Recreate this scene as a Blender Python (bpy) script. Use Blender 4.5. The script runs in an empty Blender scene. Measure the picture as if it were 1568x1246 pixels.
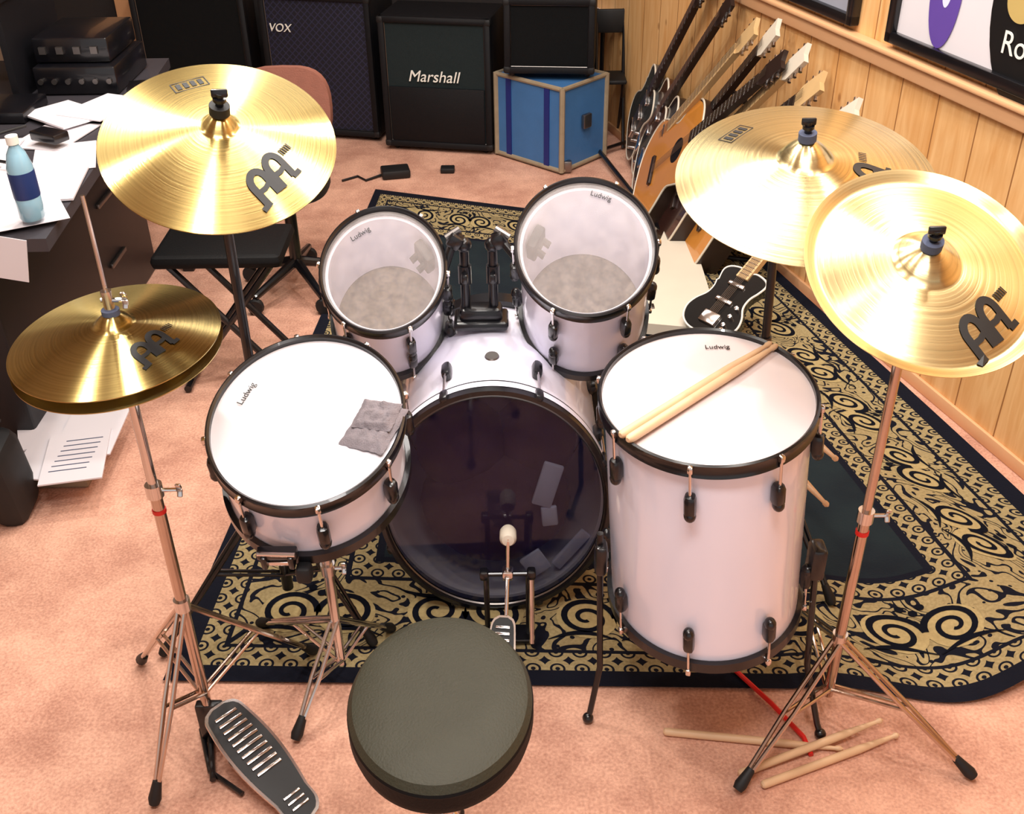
import bpy, math, random, bmesh
from mathutils import Matrix, Vector, Euler, noise
random.seed(4)
pi=math.pi
SC=bpy.context.scene
try:
    SC.view_settings.view_transform='Standard'
except Exception: pass

# ---------------------------------------------------------------- materials
def lin(c):
    return tuple(((x/12.92) if x<=.04045 else ((x+.055)/1.055)**2.4) for x in c)
def newmat(name):
    m=bpy.data.materials.new(name); m.use_nodes=True
    nt=m.node_tree; b=nt.nodes['Principled BSDF']
    return m,nt,b
def mat(name,col,rough=.5,metal=0.,var=.08,nscale=12.,bump=0.,coat=0.,bscale=None,spec=None):
    m,nt,b=newmat(name)
    col=lin(col)
    N=nt.nodes; L=nt.links
    tc=N.new('ShaderNodeTexCoord'); no=N.new('ShaderNodeTexNoise')
    no.inputs['Scale'].default_value=nscale; no.inputs['Detail'].default_value=4
    L.new(tc.outputs['Object'],no.inputs['Vector'])
    mx=N.new('ShaderNodeMix'); mx.data_type='RGBA'
    mx.inputs['A'].default_value=(*[c*(1-var) for c in col],1)
    mx.inputs['B'].default_value=(*[min(1,c*(1+var)) for c in col],1)
    L.new(no.outputs['Fac'],mx.inputs['Factor'])
    L.new(mx.outputs['Result'],b.inputs['Base Color'])
    b.inputs['Roughness'].default_value=rough; b.inputs['Metallic'].default_value=metal
    b.inputs['Coat Weight'].default_value=coat
    if spec is not None: b.inputs['Specular IOR Level'].default_value=spec
    if bump:
        n2=N.new('ShaderNodeTexNoise'); n2.inputs['Scale'].default_value=bscale or nscale*6
        n2.inputs['Detail'].default_value=6
        L.new(tc.outputs['Object'],n2.inputs['Vector'])
        bp=N.new('ShaderNodeBump'); bp.inputs['Strength'].default_value=bump; bp.inputs['Distance'].default_value=.004
        L.new(n2.outputs['Fac'],bp.inputs['Height']); L.new(bp.outputs['Normal'],b.inputs['Normal'])
    return m
M_white=mat('white_lacquer',(.94,.93,.99),.18,var=.02,coat=.6)
M_head=mat('coated_drum_head',(.93,.92,.95),.45,var=.03,nscale=6)
M_head2=mat('worn_drum_head',(.88,.83,.83),.3,var=.08,nscale=7,coat=.2)
M_black=mat('black_metal',(.04,.04,.06),.3,var=.2,coat=.3)
M_rub=mat('black_rubber',(.05,.05,.06),.6,var=.2)
M_chrome=mat('chrome',(.86,.84,.83),.15,metal=1,var=.06,nscale=30)
M_copper=mat('chrome_warm',(.78,.71,.66),.17,metal=1,var=.08,nscale=30)
M_tolex=mat('black_tolex',(.03,.03,.05),.6,var=.25,nscale=80,bump=.4,spec=.3)
M_cloth=mat('speaker_cloth',(.03,.04,.05),.8,var=.4,nscale=200,bump=.5,spec=.2)
M_cloth2=mat('speaker_cloth_grey',(.10,.145,.155),.8,var=.3,nscale=200,bump=.5,spec=.3)
M_wood=mat('hickory',(.86,.72,.57),.45,var=.12,nscale=20)
M_seat=mat('throne_vinyl',(.19,.185,.13),.6,var=.12,nscale=30,bump=.3,bscale=260,spec=.4)
M_seatside=mat('throne_side_vinyl',(.03,.03,.035),.6,var=.1,nscale=30,bump=.15,bscale=200,spec=.2)
M_paper=mat('paper',(.86,.84,.86),.7,var=.05,nscale=5)
M_text=mat('print_white',(.93,.93,.9),.5,var=.01)
M_ink=mat('logo_ink',(.02,.02,.03),.5,var=.1)
M_brown=mat('chair_fabric',(.54,.34,.28),.8,var=.12,nscale=40,bump=.3)
M_grey=mat('grey_cloth',(.50,.47,.49),.85,var=.3,nscale=60,bump=.5)
M_dark=mat('dark_laminate',(.05,.05,.07),.45,var=.2)
M_desk=mat('desk_top',(.22,.21,.23),.45,var=.15)
M_blue=mat('blue_fibre_case',(.24,.44,.66),.55,var=.12,nscale=15,bump=.2)
M_bluedk=mat('blue_strap',(.08,.14,.44),.6,var=.1)
M_casetrim=mat('case_trim',(.60,.54,.45),.4,var=.2,nscale=30)
M_sun=mat('amber_spruce',(.84,.55,.22),.25,var=.2,nscale=5,coat=.6)
M_rose=mat('rosewood',(.16,.10,.08),.4,var=.2,nscale=40)
M_maple=mat('maple',(.82,.68,.48),.35,var=.1,nscale=20)
M_cream=mat('cream',(.86,.82,.75),.45,var=.05)
M_red=mat('red_plastic',(.85,.12,.10),.4,var=.05)
M_felt=mat('felt_grey',(.30,.33,.42),.9,var=.2,nscale=60)
M_pillow=mat('brown_blanket',(.36,.24,.26),.9,var=.25,nscale=8,bump=.5)
M_pale=mat('pale_reflection',(.85,.86,.98),.8,var=.1,nscale=8)  # pale tone for the bass head's painted reflections and a poster print
M_bottle=mat('bottle_plastic',(.55,.72,.80),.12,var=.05,coat=.5)
M_label=mat('bottle_label',(.10,.20,.42),.4,var=.3)
M_trim=mat('painted_trim',(.88,.68,.50),.45,var=.06)
M_ceil=mat('ceiling_paint',(.88,.85,.82),.8,var=.03)
M_wallp=mat('wall_paint',(.60,.52,.44),.7,var=.05)
M_backw=mat('dark_back_wall',(.13,.11,.11),.8,var=.1)
M_purple=mat('purple_ink',(.38,.28,.62),.4,var=.1)
M_gold=mat('gold_ink',(.75,.65,.40),.4,var=.1)
M_steel=mat('dull_steel',(.55,.53,.52),.35,metal=1,var=.1)

def cymbal_mat(name,col,rings,rough,aniso=.8,bump=.25,lo=.66):
    m,nt,b=newmat(name); N=nt.nodes; L=nt.links
    tc=N.new('ShaderNodeTexCoord'); sp=N.new('ShaderNodeSeparateXYZ'); L.new(tc.outputs['Object'],sp.inputs[0])
    cb=N.new('ShaderNodeCombineXYZ'); L.new(sp.outputs['X'],cb.inputs['X']); L.new(sp.outputs['Y'],cb.inputs['Y'])
    ln=N.new('ShaderNodeVectorMath'); ln.operation='LENGTH'; L.new(cb.outputs[0],ln.inputs[0])
    mu=N.new('ShaderNodeMath'); mu.operation='MULTIPLY'; mu.inputs[1].default_value=rings; L.new(ln.outputs['Value'],mu.inputs[0])
    no=N.new('ShaderNodeTexNoise'); no.noise_dimensions='1D'; no.inputs['Scale'].default_value=1.; no.inputs['Detail'].default_value=3
    L.new(mu.outputs[0],no.inputs['W'])
    mx=N.new('ShaderNodeMix'); mx.data_type='RGBA'
    c=lin(col)
    mx.inputs['A'].default_value=(*[x*lo for x in c],1); mx.inputs['B'].default_value=(*[min(1,x*1.2) for x in c],1)
    L.new(no.outputs['Fac'],mx.inputs['Factor']); L.new(mx.outputs['Result'],b.inputs['Base Color'])
    bp=N.new('ShaderNodeBump'); bp.inputs['Strength'].default_value=bump; bp.inputs['Distance'].default_value=.0008
    L.new(no.outputs['Fac'],bp.inputs['Height']); L.new(bp.outputs['Normal'],b.inputs['Normal'])
    tg=N.new('ShaderNodeTangent'); tg.direction_type='RADIAL'; tg.axis='Z'
    L.new(tg.outputs[0],b.inputs['Tangent'])
    b.inputs['Metallic'].default_value=1; b.inputs['Roughness'].default_value=rough
    b.inputs['Anisotropic'].default_value=aniso; b.inputs['Anisotropic Rotation'].default_value=.25
    return m
M_brass=cymbal_mat('brass_cymbal',(.78,.69,.44),260,.24,.95)
M_brass2=cymbal_mat('lathed_brass_cymbal',(.87,.80,.60),150,.26,.85,.4,.6)

def clear_mat(name,col,amount,rough=.15,nscale=25,dk=.8):
    m,nt,b=newmat(name); N=nt.nodes; L=nt.links
    c=lin(col); b.inputs['Roughness'].default_value=rough
    tc=N.new('ShaderNodeTexCoord'); no=N.new('ShaderNodeTexNoise'); no.inputs['Scale'].default_value=nscale; no.inputs['Detail'].default_value=6
    L.new(tc.outputs['Object'],no.inputs['Vector'])
    mx0=N.new('ShaderNodeMix'); mx0.data_type='RGBA'
    mx0.inputs['A'].default_value=(*[x*dk for x in c],1); mx0.inputs['B'].default_value=(*c,1)
    rp=N.new('ShaderNodeMapRange'); rp.inputs['From Min'].default_value=.38; rp.inputs['From Max'].default_value=.62
    L.new(no.outputs['Fac'],rp.inputs[0])
    L.new(rp.outputs[0],mx0.inputs['Factor']); L.new(mx0.outputs['Result'],b.inputs['Base Color'])
    tr=N.new('ShaderNodeBsdfTransparent'); mx=N.new('ShaderNodeMixShader'); mx.inputs[0].default_value=amount
    out=N['Material Output']; L.new(b.outputs[0],mx.inputs[1]); L.new(tr.outputs[0],mx.inputs[2]); L.new(mx.outputs[0],out.inputs[0])
    return m
M_clear=clear_mat('clear_head',(.92,.87,.86),.76)
M_smoke=clear_mat('clear_bottom_head',(.44,.39,.33),.10,.35,60,.22)
M_ebony=clear_mat('ebony_head',(.05,.06,.20),.36,.05)

def panel_mat():
    m,nt,b=newmat('pine_paneling'); N=nt.nodes; L=nt.links
    tc=N.new('ShaderNodeTexCoord'); mp=N.new('ShaderNodeMapping'); mp.inputs['Scale'].default_value=(9,1,.9)
    L.new(tc.outputs['Object'],mp.inputs[0])
    no=N.new('ShaderNodeTexNoise'); no.inputs['Scale'].default_value=3.5; no.inputs['Detail'].default_value=6; no.inputs['Distortion'].default_value=1.2
    L.new(mp.outputs[0],no.inputs['Vector'])
    cr=N.new('ShaderNodeValToRGB'); e=cr.color_ramp.elements
    e[0].position=.3; e[0].color=(*lin((.86,.63,.38)),1); e[1].position=.7; e[1].color=(*lin((.94,.76,.53)),1)
    L.new(no.outputs['Fac'],cr.inputs[0])
    mp2=N.new('ShaderNodeMapping'); mp2.inputs['Scale'].default_value=(1.6,1,1); L.new(tc.outputs['Object'],mp2.inputs[0])
    vo=N.new('ShaderNodeTexVoronoi'); vo.inputs['Scale'].default_value=5; L.new(mp2.outputs[0],vo.inputs['Vector'])
    k=N.new('ShaderNodeMapRange'); k.inputs['From Min'].default_value=.04; k.inputs['From Max'].default_value=.09; k.inputs['To Min'].default_value=.6; k.inputs['To Max'].default_value=0
    L.new(vo.outputs['Distance'],k.inputs[0])
    mx=N.new('ShaderNodeMix'); mx.data_type='RGBA'; L.new(k.outputs[0],mx.inputs['Factor']); L.new(cr.outputs[0],mx.inputs['A']); mx.inputs['B'].default_value=(*lin((.55,.34,.18)),1)
    sp=N.new('ShaderNodeSeparateXYZ'); L.new(tc.outputs['Object'],sp.inputs[0])
    a=N.new('ShaderNodeMath'); a.operation='MULTIPLY'; a.inputs[1].default_value=1/.16; L.new(sp.outputs['X'],a.inputs[0])
    fr=N.new('ShaderNodeMath'); fr.operation='FRACT'; L.new(a.outputs[0],fr.inputs[0])
    lt=N.new('ShaderNodeMath'); lt.operation='LESS_THAN'; lt.inputs[1].default_value=.03; L.new(fr.outputs[0],lt.inputs[0])
    mx2=N.new('ShaderNodeMix'); mx2.data_type='RGBA'; L.new(lt.outputs[0],mx2.inputs['Factor']); L.new(mx.outputs['Result'],mx2.inputs['A']); mx2.inputs['B'].default_value=(*lin((.62,.42,.24)),1)
    L.new(mx2.outputs['Result'],b.inputs['Base Color']); b.inputs['Roughness'].default_value=.45
    return m
M_panel=panel_mat()
def carpet_mat():
    m,nt,b=newmat('salmon_carpet'); N=nt.nodes; L=nt.links
    tc=N.new('ShaderNodeTexCoord')
    n1=N.new('ShaderNodeTexNoise'); n1.inputs['Scale'].default_value=4.; n1.inputs['Detail'].default_value=8; n1.inputs['Roughness'].default_value=.7
    n2=N.new('ShaderNodeTexNoise'); n2.inputs['Scale'].default_value=160; n2.inputs['Detail'].default_value=3
    for n in (n1,n2): L.new(tc.outputs['Object'],n.inputs['Vector'])
    s=N.new('ShaderNodeMath'); s.operation='MULTIPLY'; s.inputs[1].default_value=.65; L.new(n1.outputs['Fac'],s.inputs[0])
    hf=N.new('ShaderNodeMath'); hf.operation='MULTIPLY_ADD'; hf.inputs[1].default_value=.35; L.new(n2.outputs['Fac'],hf.inputs[0]); L.new(s.outputs[0],hf.inputs[2])
    cr=N.new('ShaderNodeValToRGB'); e=cr.color_ramp.elements
    e[0].position=.38; e[0].color=(*lin((.70,.50,.42)),1); e[1].position=.62; e[1].color=(*lin((.91,.71,.61)),1)
    L.new(hf.outputs[0],cr.inputs[0]); L.new(cr.outputs[0],b.inputs['Base Color'])
    b.inputs['Roughness'].default_value=.95
    bp=N.new('ShaderNodeBump'); bp.inputs['Strength'].default_value=.5; bp.inputs['Distance'].default_value=.006
    L.new(n2.outputs['Fac'],bp.inputs['Height']); L.new(bp.outputs['Normal'],b.inputs['Normal'])
    return m
M_carpet=carpet_mat()

# ---------------------------------------------------------------- geometry helpers
def xf(g,M):
    return ([tuple(M@Vector(v)) for v in g[0]],g[1])
def lathe(prof,seg=72,loop=False):
    V=[];F=[];n=len(prof)
    for i in range(seg):
        a=2*pi*i/seg
        for r,z in prof: V.append((r*math.cos(a),r*math.sin(a),z))
    for i in range(seg):
        j=(i+1)%seg
        for k in range(n if loop else n-1):
            l=(k+1)%n
            F.append((i*n+k,j*n+k,j*n+l,i*n+l))
    return V,F
def tube(pts,r,seg=10,closed=False,flat=1.):
    pts=[Vector(p) for p in pts]; n=len(pts)
    rs=r if isinstance(r,(list,tuple)) else [r]*n
    V=[];F=[];up=None
    for i,p in enumerate(pts):
        if closed: d=pts[(i+1)%n]-pts[i-1]
        else: d=pts[min(i+1,n-1)]-pts[max(i-1,0)]
        d.normalize()
        if up is None:
            up=Vector((0,0,1)) if abs(d.z)<.9 else Vector((1,0,0))
        s=d.cross(up)
        if s.length<1e-5: s=d.orthogonal()
        s.normalize(); up=s.cross(d).normalized()
        for k in range(seg):
            a=2*pi*k/seg
            V.append(tuple(p+s*math.cos(a)*rs[i]+up*math.sin(a)*rs[i]*flat))
    for i in range(n if closed else n-1):
        j=(i+1)%n
        for k in range(seg):
            l=(k+1)%seg
            F.append((i*seg+k,i*seg+l,j*seg+l,j*seg+k))
    if not closed:
        F.append(tuple(range(seg))[::-1]); F.append(tuple((n-1)*seg+k for k in range(seg)))
    return V,F
def box(c,s,M=None,bev=0.):
    x,y,z=[q/2 for q in s]
    b=min(bev,x*.9,y*.9,z*.9)
    if b<=0:
        V=[(i*x,j*y,k*z) for i in(-1,1) for j in(-1,1) for k in(-1,1)]
        F=[(0,1,3,2),(4,6,7,5),(0,4,5,1),(2,3,7,6),(0,2,6,4),(1,5,7,3)]
    else:
        def ring(dx,z0):
            o=[]
            for (sx,sy) in ((1,1),(-1,1),(-1,-1),(1,-1)):
                a0={(1,1):0,(-1,1):90,(-1,-1):180,(1,-1):270}[(sx,sy)]
                for a in (0,45,90):
                    t=math.radians(a0+a); rr=max(b-dx,1e-4)
                    o.append((sx*(x-b)+rr*math.cos(t),sy*(y-b)+rr*math.sin(t),z0))
            return o
        rings=[ring(b*.95,-z),ring(b*.3,-z+b*.3),ring(0,-z+b),ring(0,z-b),ring(b*.3,z-b*.3),ring(b*.95,z)]
        V=[v for r in rings for v in r];F=[]
        for i in range(5):
            for k in range(12):
                l=(k+1)%12; F.append((i*12+k,i*12+l,(i+1)*12+l,(i+1)*12+k))
        F.append(tuple(range(12))[::-1]); F.append(tuple(60+k for k in range(12)))
    T=Matrix.Translation(c)
    if M is not None: T=T@M
    return xf((V,F),T)
def prism(out,z0,z1):
    n=len(out);V=[(x,y,z0) for x,y in out]+[(x,y,z1) for x,y in out]
    F=[tuple(range(n))[::-1],tuple(range(n,2*n))]+[(i,(i+1)%n,n+(i+1)%n,n+i) for i in range(n)]
    return V,F
def sphere(c,r,s=(1,1,1),seg=20):
    g=lathe([(max(1e-5,r*math.sin(pi*k/10)),-r*math.cos(pi*k/10)) for k in range(11)],seg)
    return xf(g,Matrix.Translation(c)@Matrix.Diagonal((*s,1)))
def E(name,loc=(0,0,0),rot=(0,0,0),sc=(1,1,1)):
    e=bpy.data.objects.new(name,None); e.location=loc; e.rotation_euler=rot; e.scale=sc; e.empty_display_size=.05
    SC.collection.objects.link(e); return e
def part(name,geos,m,parent=None,world=False,smooth=True,ang=35):
    if isinstance(geos,tuple): geos=[geos]
    V=[];F=[]
    o=parent.location if (parent and world) else Vector((0,0,0))
    for g in geos:
        b=len(V); V+=[(v[0]-o.x,v[1]-o.y,v[2]-o.z) for v in g[0]]; F+=[tuple(i+b for i in f) for f in g[1]]
    me=bpy.data.meshes.new(name); me.from_pydata(V,[],F); me.validate()
    bm=bmesh.new(); bm.from_mesh(me); bmesh.ops.remove_doubles(bm,verts=bm.verts,dist=1e-5)
    bmesh.ops.recalc_face_normals(bm,faces=bm.faces); bm.to_mesh(me); bm.free()
    me.materials.append(m)
    if smooth:
        me.shade_smooth()
        try: me.set_sharp_from_angle(angle=math.radians(ang))
        except Exception: pass
    ob=bpy.data.objects.new(name,me); SC.collection.objects.link(ob)
    if parent: ob.parent=parent
    return ob
def text(name,s,size,m,parent,M,ext=.0006,shear=0.,align='CENTER'):
    cu=bpy.data.curves.new(name,'FONT'); cu.body=s; cu.size=size; cu.extrude=ext; cu.align_x=align; cu.align_y='CENTER'; cu.shear=shear
    cu.materials.append(m)
    ob=bpy.data.objects.new(name,cu); SC.collection.objects.link(ob); ob.parent=parent; ob.matrix_local=M
    return ob
SQ=.84   # oval factor of the round items as seen in the photograph

# ---------------------------------------------------------------- room
def wallpt(Y,z,off=0.):
    n=Vector((-1,-.3,0)).normalized()
    return Vector((1.3-.3*(Y-2.18),Y,z))+n*off
part('floor',box((0,1.9,-.03),(6.4,7.4,.06)),M_carpet,smooth=False)
part('ceiling',box((0,1.9,2.53),(6.4,7.4,.06)),M_ceil,smooth=False)
part('wall_back',box((-.6,5.35,1.25),(4.6,.1,2.5)),M_backw,smooth=False)
part('wall_left',box((-2.45,1.9,1.25),(.1,7.0,2.5)),M_wallp,smooth=False)
wr=part('wall_right',box((0,.05,1.25),(7.2,.1,2.5)),M_panel,smooth=False)
ang=math.atan2(1,-.3)
wr.location=(1.3-.3*(2.0-2.18),2.0,0); wr.rotation_euler=(0,0,ang+pi)
WM=Matrix.Translation(wallpt(2.18,0))@Matrix.Rotation(ang,4,'Z')  # local x along wall (away), local y = into room
g=[xf(box((0,.012,.835),(7.0,.024,.05),bev=.006),WM),xf(box((0,.02,.862),(7.0,.04,.014),bev=.004),WM)]
part('trim_1',g,M_trim)
part('baseboard_right',xf(box((0,.006,.02),(7.0,.012,.04),bev=.004),WM),M_trim)
part('trim_2',box((-1.06,5.28,1.2),(.09,.03,2.4),bev=.005),M_trim)
part('trim_3',box((-1.78,5.28,1.2),(.12,.03,2.4),bev=.005),M_trim)

def poster(yc,w,h,z0,mainm,parts):
    M=WM@Matrix.Translation(((yc-2.18)*math.sqrt(1.09),0,0))
    e=E('framed_poster',M.translation+Vector((0,0,z0)))
    fr=[]
    t=.03
    for cx,cz,sx,sz in ((0,z0+t/2,w,t),(0,z0+h-t/2,w,t),(-w/2+t/2,z0+h/2,t,h),(w/2-t/2,z0+h/2,t,h)):
        fr.append(xf(box((cx,.016,cz),(sx,.03,sz),bev=.004),M))
    part('frame',fr,M_black,e,world=True)
    part('print',xf(box((0,.008,z0+h/2),(w-.04,.012,h-.04)),M),mainm,e,world=True,smooth=False)
    for i,(nm,cx,cz,rx,rz,mm) in enumerate(parts):
        pts=[(rx*math.cos(2*pi*k/40),rz*math.sin(2*pi*k/40)) for k in range(40)]
        gg=xf(prism(pts,0,.002),M@Matrix.Translation((cx,.0145+.0008*i,z0+cz))@Matrix.Rotation(-pi/2,4,'X'))
        part(nm,gg,mm,e,world=True,smooth=False)
    return e,M
p1,PM=poster(2.44,1.15,.62,.885,M_paper,[('dark_disc',.0,.20,.20,.26,M_ink),('purple_figure',.37,.17,.06,.14,M_purple),('figure_highlight',.365,.19,.02,.06,M_pale),('gold_spot',.10,.20,.05,.05,M_gold)])
text('lettering','Rock',.075,M_text,p1,Matrix.Translation(-p1.location)@PM@Matrix.Translation((.06,.0190,.985))@Matrix.Rotation(pi,4,'Z')@Matrix.Rotation(pi/2,4,'X'))
poster(3.70,1.15,.62,.885,mat('poster_grey',(.62,.63,.68),.4,var=.15,nscale=4),[('dark_shape',-.1,.25,.25,.2,M_ink)])

# ---------------------------------------------------------------- rug
NL=Vector((-.72,1.53,0));NR=Vector((1.40,1.45,0));FR=Vector((.81,3.7,0));FL=Vector((-.55,4.2,0))
RW,RL=2.1,2.75
def rugpt(u,v,dz=0.):
    p=(NL*(1-u)+NR*u)*(1-v)+(FL*(1-u)+FR*u)*v
    w=max(0,(u-.60)/.40)*max(0,1-v*1.6)
    z=.006+w*.035*(1+math.sin(u*24+v*3))*.6
    p=p+Vector((0,w*.09*math.sin(u*22+1.2),z+dz))
    w2=max(0,(u-.93)/.07)*min(1,max(0,(v-.08)*6))
    p.z+=w2*.035
    return p
nu,nv=120,120
V=[tuple(rugpt(i/nu,j/nv)) for j in range(nv+1) for i in range(nu+1)]
F=[(j*(nu+1)+i,j*(nu+1)+i+1,(j+1)*(nu+1)+i+1,(j+1)*(nu+1)+i) for j in range(nv) for i in range(nu)]
def rug_mat():
    m,nt,b=newmat('patterned_rug'); N=nt.nodes; L=nt.links
    uv=N.new('ShaderNodeUVMap'); uv.uv_map='UVMap'
    sp=N.new('ShaderNodeSeparateXYZ'); L.new(uv.outputs[0],sp.inputs[0])
    def mth(op,a,b_=None,c=None):
        n=N.new('ShaderNodeMath'); n.operation=op
        for i,x in enumerate((a,b_,c)):
            if x is None: continue
            if isinstance(x,(int,float)): n.inputs[i].default_value=x
            else: L.new(x,n.inputs[i])
        return n.outputs[0]
    U,Vv=sp.outputs['X'],sp.outputs['Y']
    dx=mth('MINIMUM',U,mth('SUBTRACT',RW,U)); dy=mth('MINIMUM',Vv,mth('SUBTRACT',RL,Vv))
    d=mth('MINIMUM',dx,dy)
    def vor(scale,rnd=1.):
        v=N.new('ShaderNodeTexVoronoi'); v.inputs['Scale'].default_value=scale; v.inputs['Randomness'].default_value=rnd
        L.new(uv.outputs[0],v.inputs['Vector']); return v.outputs['Distance']
    a=vor(20,0.)
    ring=mth('MULTIPLY',mth('GREATER_THAN',a,.22),mth('LESS_THAN',a,.32))
    small=mth('MAXIMUM',mth('MAXIMUM',mth('GREATER_THAN',a,.55),mth('LESS_THAN',a,.10)),ring)
    no=N.new('ShaderNodeTexNoise'); no.inputs['Scale'].default_value=8; no.inputs['Detail'].default_value=1.5; no.inputs['Distortion'].default_value=1.2
    L.new(uv.outputs[0],no.inputs['Vector'])
    vine=mth('GREATER_THAN',mth('SINE',mth('MULTIPLY',no.outputs['Fac'],50.)),.62)
    b2=vor(30,.7); leaf=mth('LESS_THAN',b2,.16)
    main=mth('MAXIMUM',vine,leaf)
    def band(lo,hi): return mth('MULTIPLY',mth('GREATER_THAN',d,lo),mth('LESS_THAN',d,hi))
    g1=band(.045,.098); m1=band(.108,.325); g2=band(.337,.39)
    beige=mth('ADD',mth('ADD',mth('MULTIPLY',g1,mth('SUBTRACT',1.,small)),mth('MULTIPLY',m1,mth('SUBTRACT',1.,main))),mth('MULTIPLY',g2,mth('SUBTRACT',1.,small)))
    fld=mth('GREATER_THAN',d,.41)
    fn=N.new('ShaderNodeTexNoise'); fn.inputs['Scale'].default_value=6; L.new(uv.outputs[0],fn.inputs['Vector'])
    mx=N.new('ShaderNodeMix'); mx.data_type='RGBA'; L.new(beige,mx.inputs['Factor'])
    dk=N.new('ShaderNodeMix'); dk.data_type='RGBA'; L.new(mth('MULTIPLY',fld,fn.outputs['Fac']),dk.inputs['Factor'])
    dk.inputs['A'].default_value=(*lin((.05,.06,.11)),1); dk.inputs['B'].default_value=(*lin((.13,.18,.19)),1)
    fine=N.new('ShaderNodeTexNoise'); fine.inputs['Scale'].default_value=130; fine.inputs['Detail'].default_value=4; L.new(uv.outputs[0],fine.inputs['Vector'])
    bg=N.new('ShaderNodeMix'); bg.data_type='RGBA'; L.new(fine.outputs['Fac'],bg.inputs['Factor'])
    bg.inputs['A'].default_value=(*lin((.44,.38,.25)),1); bg.inputs['B'].default_value=(*lin((.72,.65,.48)),1)
    L.new(dk.outputs['Result'],mx.inputs['A']); L.new(bg.outputs['Result'],mx.inputs['B'])
    L.new(mx.outputs['Result'],b.inputs['Base Color']); b.inputs['Roughness'].default_value=.95
    b.inputs['Specular IOR Level'].default_value=.2
    bp=N.new('ShaderNodeBump'); bp.inputs['Strength'].default_value=.4; bp.inputs['Distance'].default_value=.003
    L.new(fine.outputs['Fac'],bp.inputs['Height']); L.new(bp.outputs['Normal'],b.inputs['Normal'])
    return m
rug=E('area_rug',(0.15,2.7,0))
me=bpy.data.meshes.new('pile'); me.from_pydata([(v[0]-.15,v[1]-2.7,v[2]) for v in V],[],F)
uvl=me.uv_layers.new(name='UVMap')
for lp in me.loops:
    vi=lp.vertex_index; i=vi%(nu+1); j=vi//(nu+1); uvl.data[lp.index].uv=(i/nu*RW,j/nv*RL)
me.materials.append(rug_mat()); me.shade_smooth()
ob=bpy.data.objects.new('pile',me); SC.collection.objects.link(ob); ob.parent=rug
M_rugdark=mat('rug_dark_yarn',(.05,.06,.10),.95,var=.2,nscale=60,spec=.1)
M_rugbeige=mat('rug_beige_yarn',(.66,.59,.42),.95,var=.3,nscale=110,spec=.1)
def strip(pts,w,dz):
    V=[];F=[];n=len(pts)
    for i in range(n):
        a=pts[max(i-1,0)];b_=pts[min(i+1,n-1)]
        dx,dy=b_[0]-a[0],b_[1]-a[1]; l=math.hypot(dx,dy) or 1
        ww=w[i] if isinstance(w,list) else w
        for s in (-1,1):
            q=(pts[i][0]-s*dy/l*ww/2,pts[i][1]+s*dx/l*ww/2)
            V.append(tuple(rugpt(min(.999,max(0.001,q[0]/RW)),min(.999,max(.001,q[1]/RL)),dz)))
    for i in range(n-1): F.append((2*i,2*i+1,2*i+3,2*i+2))
    return V,F
def disc(c,rx,ry,dz,n=20):
    V=[tuple(rugpt(c[0]/RW,c[1]/RL,dz))]+[tuple(rugpt((c[0]+rx*math.cos(2*pi*k/n))/RW,(c[1]+ry*math.sin(2*pi*k/n))/RL,dz)) for k in range(n)]
    return V,[(0,1+k,1+(k+1)%n) for k in range(n)]
sd=[];sb=[]
def scroll(cx,cy,ax,flip,sz):
    def mp(a,b_): return (cx+a*sz,cy+b_*sz*flip) if ax==0 else (cx+b_*sz*flip,cy+a*sz)
    for sgn in (-1,1):
        c=mp(sgn*.055,-.005); sb.append(disc(c,.058*sz,.058*sz,.0012))
        pts=[];ws=[]
        for k in range(46):
            t=k/45; an=t*3.6*pi; r=.055*(1-t*.85)
            pts.append(mp(sgn*(.055-r*math.cos(an)) ,-.005+r*math.sin(an))); ws.append(.0135*(1-.4*t)*sz)
        sd.append(strip(pts,ws,.0022))
        pts=[mp(sgn*(.003+.13*t),-.068+.02*math.sin(t*pi)) for t in [k/10 for k in range(11)]]
        sd.append(strip(pts,[.012*sz*math.sin(pi*min(.95,max(.08,k/10))) for k in range(11)],.0022))
    for a,b_ in ((0,.05),(-.02,.065),(.02,.065)): sd.append(disc(mp(a,b_),.010,.010,.0022))
x=.28; fl=1
while x<RW-.2:
    scroll(x,.217,0,fl,1.15); scroll(x,RL-.217,0,-fl,1.15); x+=.33; fl=-fl
y=.54
while y<RL-.3:
    scroll(.217,y,1,fl,1.15); scroll(RW-.217,y,1,-fl,1.15); y+=.33; fl=-fl
part('beige_medallions',sb,M_rugbeige,rug,world=True)
part('scroll_motifs',sd,M_rugdark,rug,world=True)

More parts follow.
